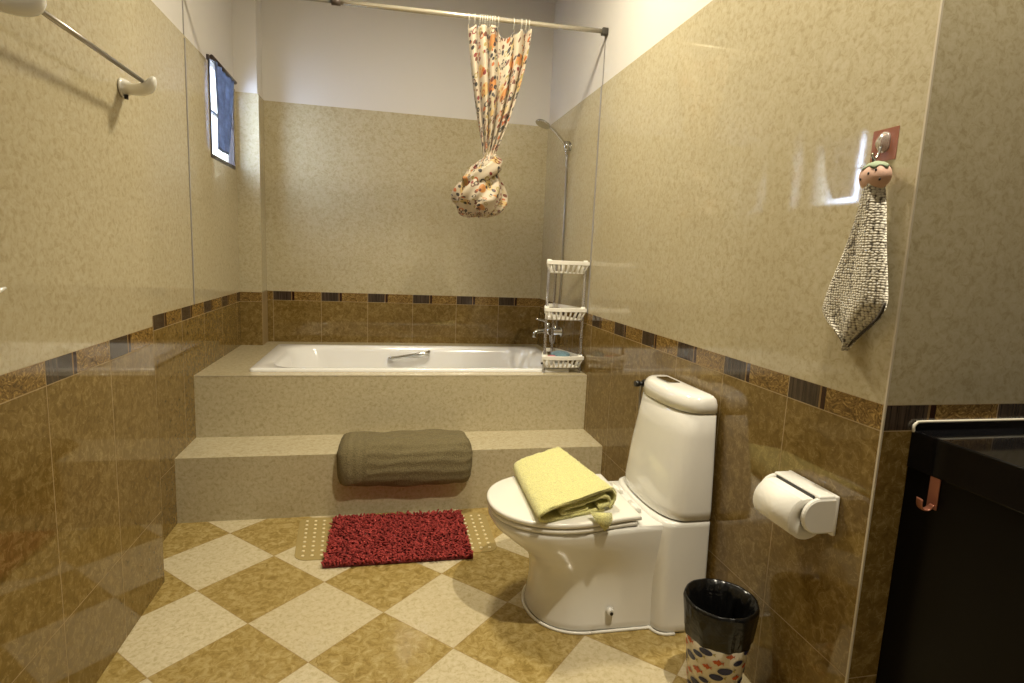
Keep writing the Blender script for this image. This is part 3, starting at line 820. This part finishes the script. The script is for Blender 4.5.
bm = bmesh.new(); tube(bm, smoothpath([(1.1475, .9555, .732), (1.142, .958, .721), (1.132, .961, .719), (1.126, .964, .726), (1.125, .965, .742)], 5), .0022, 10, flat=5)
obj('prong', bm, M_copper, ch)

# ------------------------------------------------------------------ shower rod and curtain
RY, RZ0, RZ1 = 2.955, 2.337, 2.362
def rodz(x): return RZ0 + (RZ1-RZ0)*(x+.236)/(1.069+.236)
rod = thing('curtain_rod', 'pale metal shower curtain rod above the front of the tub', 'curtain rod', (.3, RY, 2.35))
bm = bmesh.new(); tube(bm, [(-.236, RY, rodz(-.236)), (XR-.02, RY, rodz(XR-.02))], .0112, 16)
obj('outer_tube', bm, Mat('cream_metal', rough=.25, col=(.62, .57, .46), metal=.6).m, rod)
bm = bmesh.new(); tube(bm, [(XL-G+.004, RY, rodz(XL)), (-.236, RY, rodz(-.236))], .0095, 14); obj('inner_tube', bm, M_steel, rod)
bm = bmesh.new(); tube(bm, [(-.262, RY, rodz(-.26)), (-.222, RY, rodz(-.22))], .0165, 16); obj('collar', bm, Mat('brown_cap', rough=.4, col=(.07, .05, .04)).m, rod)
bm = box(bmesh.new(), XR-.024, XR+G-.001, RY-.016, RY+.016, rodz(XR)-.018, rodz(XR)+.015, bevel=.004); obj('end_cap', bm, Mat('dark_cap', rough=.4, col=(.05, .045, .035)).m, rod, True)

mc = Mat('printed_curtain', rough=.55, Sheen_Weight=.1)
P = mc.pos('UV')
Pd = mc.mix(.03, V(mc.nt, P), mc.noise(P, 9, 2, .5, 0, 1)).s
cellc = mc.vor(P, 30, 'F1', 'Color'); celld = mc.vor(P, 30)
hs = mc.new('ShaderNodeSeparateColor'); mc.nt.links.new(cellc.s, hs.inputs[0])
h0, h1_, h2_ = [V(mc.nt, hs.outputs[i]) for i in range(3)]
pal = mc.ramp(h0, (0, (.03, .028, .03)), (.28, (.16, .05, .03)), (.45, (.50, .13, .03)), (.6, (.05, .045, .05)), (.74, (.38, .30, .10)), (.88, (.22, .02, .02)))
pal.s.node.color_ramp.interpolation = 'CONSTANT'
dots = celld.lt(.37) * h1_.lt(.60)
rings_ = (celld - .40).abs().lt(.09) * h1_.gt(.40)
c2 = mc.vor(P, 9.5, 'F1', 'Color'); d2 = mc.vor(P, 9.5)
hs2 = mc.new('ShaderNodeSeparateColor'); mc.nt.links.new(c2.s, hs2.inputs[0]); g0 = V(mc.nt, hs2.outputs[0]); g1 = V(mc.nt, hs2.outputs[1])
pal2 = mc.ramp(g0, (0, (.62, .42, .16)), (.35, (.60, .24, .05)), (.6, (.55, .45, .28)), (.8, (.66, .50, .25))); pal2.s.node.color_ramp.interpolation = 'CONSTANT'
col = mc.mix((d2.lt(.40) * g1.gt(.22)) * .9, (.62, .53, .40), pal2)
col = mc.mix(dots.max(rings_) * .95, col, pal)
mc.color(col)
# thin cloth: a little light passes through
tr = mc.new('ShaderNodeBsdfTranslucent'); mc.nt.links.new(col.s, tr.inputs[0])
ms = mc.new('ShaderNodeMixShader'); ms.inputs[0].default_value = .3
out = [n for n in mc.nt.nodes if n.type == 'OUTPUT_MATERIAL'][0]
mc.nt.links.new(mc.b.outputs[0], ms.inputs[1]); mc.nt.links.new(tr.outputs[0], ms.inputs[2]); mc.nt.links.new(ms.outputs[0], out.inputs[0])
M_curt = mc.m
cu = thing('shower_curtain', 'white shower curtain with coloured swirl print knotted and hanging from the rod', 'curtain', (.5, RY, 2.3))
ringx = [.372, .40, .425, .437, .449, .461, .473, .485, .497, .515, .592, .630, .652, .668]
def top_z(x):
    """sags between rings"""
    rs = ringx
    for a, b in zip(rs, rs[1:]):
        if a <= x <= b:
            q = (x-a)/(b-a); return rodz(x)-.035-.75*(b-a)*4*q*(1-q)*(.9 if b-a > .02 else .35)
    return rodz(x)-.035
def curtain():
    bm = bmesh.new(); uvl = bm.loops.layers.uv.new(); nu, nv = 220, 60; g = []
    for j in range(nv+1):
        v = j/nv; row = []
        xl_ = .362 + (.468-.362)*v**1.25; xr2 = .684 - (.684-.512)*(.18*v+.82*v**1.7)
        for i in range(nu+1):
            u = i/nu; k = 6
            am = (.018*(1-v)**.5+.012)*(.55+.45*math.sin(u*4+.4)**2)
            ph = u*2*PI*k + 1.9*math.sin(u*5+v*1.2) + .5*math.sin(u*17)
            x = xl_+(xr2-xl_)*u + .006*math.sin(ph*1.0+1.2)*(1-v*.5)
            y = RY + am*math.sin(ph) + .008*math.sin(u*31+v*4)
            zt_ = top_z(.362+(.684-.362)*u); z = zt_ + (1.70-zt_)*v
            row.append((bm.verts.new((x, y, z)), (u*.85+.25*v, v*.72)))
        g.append(row)
    for j in range(nv):
        for i in range(nu):
            q = (g[j][i], g[j][i+1], g[j+1][i+1], g[j+1][i]); f = bm.faces.new([a[0] for a in q]); f.smooth = True
            for l, a in zip(f.loops, q): l[uvl].uv = a[1]
    return bm
o = obj('hanging_cloth', curtain(), M_curt, cu)
sm = o.modifiers.new('thickness', 'SOLIDIFY'); sm.thickness = .0012
def knot():
    bm = bmesh.new(); uvl = bm.loops.layers.uv.new(); nu, nv = 96, 44; g = []
    prof = smoothpath([(1.735, .016, .49), (1.70, .030, .49), (1.66, .050, .485), (1.61, .078, .47), (1.55, .112, .46), (1.50, .126, .455), (1.47, .122, .455), (1.435, .098, .455), (1.418, .060, .455), (1.425, .022, .455)], 5)
    n = len(prof)
    for i, p in enumerate(prof):
        row = []; q = i/(n-1)
        for k in range(nu+1):
            a = 2*PI*k/nu; tw = a + q*2.2
            pl = 1 + (.13*math.sin(tw*5+1)+.07*math.sin(tw*11+2)+.05*math.sin(tw*3-q*6))*min(1, q*2.5)
            r = p.y*pl
            row.append((bm.verts.new((p.z + r*math.cos(a), RY + r*.8*math.sin(a), p.x+.010*math.sin(a*3+1)*min(1, q*1.6)+.007*math.sin(a*7)*q)), (k/nu*1.3+3.1, q*.75)))
        g.append(row)
    for j in range(n-1):
        for i in range(nu):
            qd = (g[j][i], g[j][i+1], g[j+1][i+1], g[j+1][i]); f = bm.faces.new([a[0] for a in qd]); f.smooth = True
            for l, a in zip(f.loops, qd): l[uvl].uv = a[1]
    # the band of cloth wrapped round the neck
    path = smoothpath([(.515, RY+.03, 1.700), (.535, RY-.015, 1.690), (.515, RY-.062, 1.655), (.46, RY-.078, 1.610), (.405, RY-.055, 1.575), (.385, RY+.0, 1.575), (.42, RY+.055, 1.62), (.48, RY+.05, 1.68), (.515, RY+.03, 1.700)], 7)
    m_ = len(path); W_ = 14; rg = []
    for i, p in enumerate(path):
        d = (path[(i+1) % m_]-path[i-1]); d = d.normalized() if d.length > 0 else Vector((1, 0, 0)); c = Vector((.46, RY, 1.62)); out_ = (p-c).normalized(); sd = d.cross(out_).normalized()
        row = []
        for k in range(W_):
            a = 2*PI*k/W_; w = .034*(1+.12*math.sin(i*.6+a*2))
            row.append((bm.verts.new(p + sd*w*math.cos(a) + out_*(.018*math.sin(a)+.004*math.sin(a*4))), (i*.014+1.3, k/W_*.16+.7)))
        rg.append(row)
    for j in range(m_-1):
        for i in range(W_):
            qd = (rg[j][i], rg[j][(i+1) % W_], rg[j+1][(i+1) % W_], rg[j+1][i]); f = bm.faces.new([a[0] for a in qd]); f.smooth = True
            for l, a in zip(f.loops, qd): l[uvl].uv = a[1]
    return bm
obj('knotted_end', knot(), M_curt, cu)
M_ring = Mat('clear_white_ring', rough=.2, col=(.85, .82, .74), Transmission_Weight=.3).m
for x in ringx:
    bm = bmesh.new(); zc = rodz(x)-.006; rr = .021
    tube(bm, [(x+.002*math.sin(a), RY+rr*math.sin(a)*.9, zc+(rr if math.cos(a) > 0 else rr*1.45)*math.cos(a)) for a in [2*PI*k/18 for k in range(19)]], .0016, 6, cap=False)
    obj('ring', bm, M_ring, cu)

# ------------------------------------------------------------------ shower set
mxy = 3.50
mx = thing('bath_mixer', 'chrome bath mixer tap on the right wall behind the corner rack', 'tap', (XR, mxy, .76))
bm = bmesh.new(); tube(bm, [(XR-.065, mxy-.08, .765), (XR-.065, mxy+.08, .765)], .022, 16)
for s_ in (-1, 1): tube(bm, [(XR, mxy+s_*.075, .765), (XR-.008, mxy+s_*.075, .765), (XR-.012, mxy+s_*.075, .765), (XR-.065, mxy+s_*.075, .765)], [.032, .032, .017, .017], 16)
obj('body', bm, M_chrome, mx)
bm = bmesh.new(); tube(bm, smoothpath([(XR-.065, mxy, .762), (XR-.095, mxy, .762), (XR-.135, mxy, .757), (XR-.152, mxy, .745), (XR-.154, mxy, .72)], 5), .014, 12); obj('spout', bm, M_chrome, mx)
bm = bmesh.new(); tube(bm, [(XR-.065, mxy, .785), (XR-.065, mxy, .815)], [.02, .016], 14); tube(bm, smoothpath([(XR-.065, mxy, .81), (XR-.10, mxy, .828), (XR-.15, mxy, .838)], 4), [.009, .009, .008, .008, .007, .007, .007, .006, .005], 10); obj('lever', bm, M_chrome, mx)
sy = 3.45; bz_ = 1.885
sh2 = thing('hand_shower', 'chrome hand shower in a wall bracket above the corner rack', 'shower', (XR, sy, bz_))
bm = bmesh.new(); tube(bm, [(XR, sy, bz_), (XR-.006, sy, bz_), (XR-.007, sy, bz_), (XR-.022, sy, bz_)], [.024, .024, .015, .017], 16); tube(bm, [(XR-.022, sy, bz_-.026), (XR-.027, sy, bz_+.026)], [.017, .021], 14); obj('wall_bracket', bm, M_chrome, sh2)
bm = bmesh.new(); tube(bm, smoothpath([(XR-.022, sy, bz_-.05), (XR-.030, sy-.002, bz_+.0), (XR-.075, sy-.01, bz_+.048), (XR-.118, sy-.02, bz_+.084), (XR-.15, sy-.03, bz_+.102)], 5), .0095, 12); obj('handle', bm, M_chrome, sh2)
bm = bmesh.new(); c = Vector((XR-.188, sy-.04, bz_+.108)); ax = Vector((-.38, -.10, -.92)).normalized()
tube(bm, [c-ax*.014, c-ax*.006, c+ax*.004, c+ax*.008], [.018, .040, .047, .044], 24); obj('spray_head', bm, M_chrome, sh2)
bm = bmesh.new(); hs_ = smoothpath([(XR-.022, sy, bz_-.05), (XR-.016, sy, bz_-.3), (XR-.014, sy, 1.3), (XR-.016, sy+.0, 1.0), (XR-.030, sy+.01, .73), (XR-.04, sy+.02, .69), (XR-.05, sy+.035, .70), (XR-.055, sy+.03, .735)], 8); tube(bm, hs_, .0065, 10); obj('hose', bm, M_steel, sh2)

# ------------------------------------------------------------------ corner rack
M_rack = Mat('white_rack_plastic', rough=.35, col=(.82, .79, .72)).m
M_pole = Mat('frosted_pole', rough=.12, col=(.93, .92, .95), Transmission_Weight=.9, IOR=1.2).m
rk = thing('corner_rack', 'three-tier white plastic rack standing on the platform by the right wall', 'rack', (.95, 3.0, H2))
# plan: straight front, concave flanks running to an apex at the back
def shelf_plan(k=1.0, x0=.826, x1=1.062, yf=2.965, ya_=3.26):
    pts = []
    for i in range(9): pts.append((x0+.0+(x1-x0)*i/8, yf - .018*math.sin(PI*i/8)))
    xm = (x0+x1)/2+.01
    for i in range(1, 10):
        q = i/10; pts.append((x1+(xm+.03-x1)*(q**1.3), yf+(ya_-yf)*q))
    pts.append((xm+.03, ya_)); pts.append((xm-.03, ya_))
    for i in range(9, 0, -1):
        q = i/10; pts.append((x0+(xm-.03-x0)*(q**1.3), yf+(ya_-yf)*q))
    cx, cy = xm-.01, yf+.11
    return [(cx+(x-cx)*k, cy+(y-cy)*k) for x, y in pts]
for z in (1.196, .945, .682):
    bm = bmesh.new()
    a, b, c_ = shelf_plan(1), shelf_plan(.93), shelf_plan(.88)
    loft(bm, [[(x, y, z-.009) for x, y in b], [(x, y, z-.008) for x, y in a], [(x, y, z+.010) for x, y in a], [(x, y, z+.012) for x, y in b], [(x, y, z-.008) for x, y in c_], [(x, y, z-.009) for x, y in b]], cap0=False, cap1=False, smooth=False)
    sf = obj('shelf', bm, M_rack, rk)
    # hanging slatted basket: bottom plate plus ribs on the front
    bm = bmesh.new(); k1, k2 = .93, .80
    lo = shelf_plan(k2); hi_ = shelf_plan(k1)
    loft(bm, [[(x, y, z-.055) for x, y in lo], [(x, y, z-.050) for x, y in lo]], smooth=False)
    n = len(hi_)
    for i in list(range(0, 9)) + list(range(9, n, 2)):
        tube(bm, [(hi_[i][0], hi_[i][1], z-.008), (lo[i][0], lo[i][1], z-.052)], .0052, 6)
    obj('basket', bm, M_rack, sf)
    for x in (.842, 1.046):
        bm = bmesh.new(); tube(bm, [(x, 2.985, z-.02), (x, 2.985, z+.018)], .012, 12); obj('socket', bm, M_rack, sf)
for x, y in ((.842, 2.985), (1.046, 2.985), (.954, 3.235)):
    bm = bmesh.new(); tube(bm, [(x, y, H2), (x, y, 1.2)], .0075, 12); obj('pole', bm, M_pole, rk)
# pieces in the lowest tier
bm = blob(Vector((.965, 3.09, .682)), .055, .05, .022); tag(obj('blue_sponge', bm, terry('blue_sponge', (.22, .38, .46), 120).m), 'light blue sponge cloth lying on the lowest tier of the rack', 'sponge')
bm = blob(Vector((.90, 3.04, .676)), .026, .03, .012); tag(obj('soap_bar', bm, Mat('pink_soap', rough=.4, col=(.55, .20, .25)).m), 'small pink soap beside the blue sponge on the rack', 'soap')

# ------------------------------------------------------------------ window curtain
mw = Mat('blue_grey_voile', rough=.8)
n_ = mw.noise(mw.pos(), 24, 3); colw = mw.ramp(n_, (.3, (.12, .14, .18)), (.7, (.21, .24, .30)))
mw.color(colw)
tr = mw.new('ShaderNodeBsdfTranslucent'); mw.nt.links.new(colw.s, tr.inputs[0])
ms = mw.new('ShaderNodeMixShader'); ms.inputs[0].default_value = .55
out = [n for n in mw.nt.nodes if n.type == 'OUTPUT_MATERIAL'][0]
mw.nt.links.new(mw.b.outputs[0], ms.inputs[1]); mw.nt.links.new(tr.outputs[0], ms.inputs[2]); mw.nt.links.new(ms.outputs[0], out.inputs[0])
wc = thing('window_curtain', 'blue-grey cloth hanging in the small window', 'curtain', (-.87, 3.55, 2.1))
bm = bmesh.new(); g = []
for j in range(25):
    v = j/24; row = []
    ya_ = 3.335+.012*v; yb2 = 3.700-.15*v**1.1
    for i in range(41):
        u = i/40; row.append(bm.verts.new((-.862+.006*math.sin(u*26+v*2)+.003*math.sin(u*9), ya_+(yb2-ya_)*u, 2.128-.425*v)))
    g.append(row)
for j in range(24):
    for i in range(40): bm.faces.new((g[j][i], g[j][i+1], g[j+1][i+1], g[j+1][i])).smooth = True
o = obj('cloth', bm, mw.m, wc); sm = o.modifiers.new('thickness', 'SOLIDIFY'); sm.thickness = .0012
bm = bmesh.new(); tube(bm, [(-.862, WY0-.02, 2.135), (-.862, WY1-.03, 2.135)], .010, 10); obj('rail', bm, wf, wc)

# ------------------------------------------------------------------ ceiling lamps of the room
cl = thing('ceiling_lamp', 'round ceiling lamp above the vanity corner', 'lamp', (LAMP[0], LAMP[1], ZC))
bm = bmesh.new(); tube(bm, [(LAMP[0], LAMP[1], ZC), (LAMP[0], LAMP[1], ZC-.02)], .06, 24)
obj('rose', bm, M_lid, cl)
print('done')
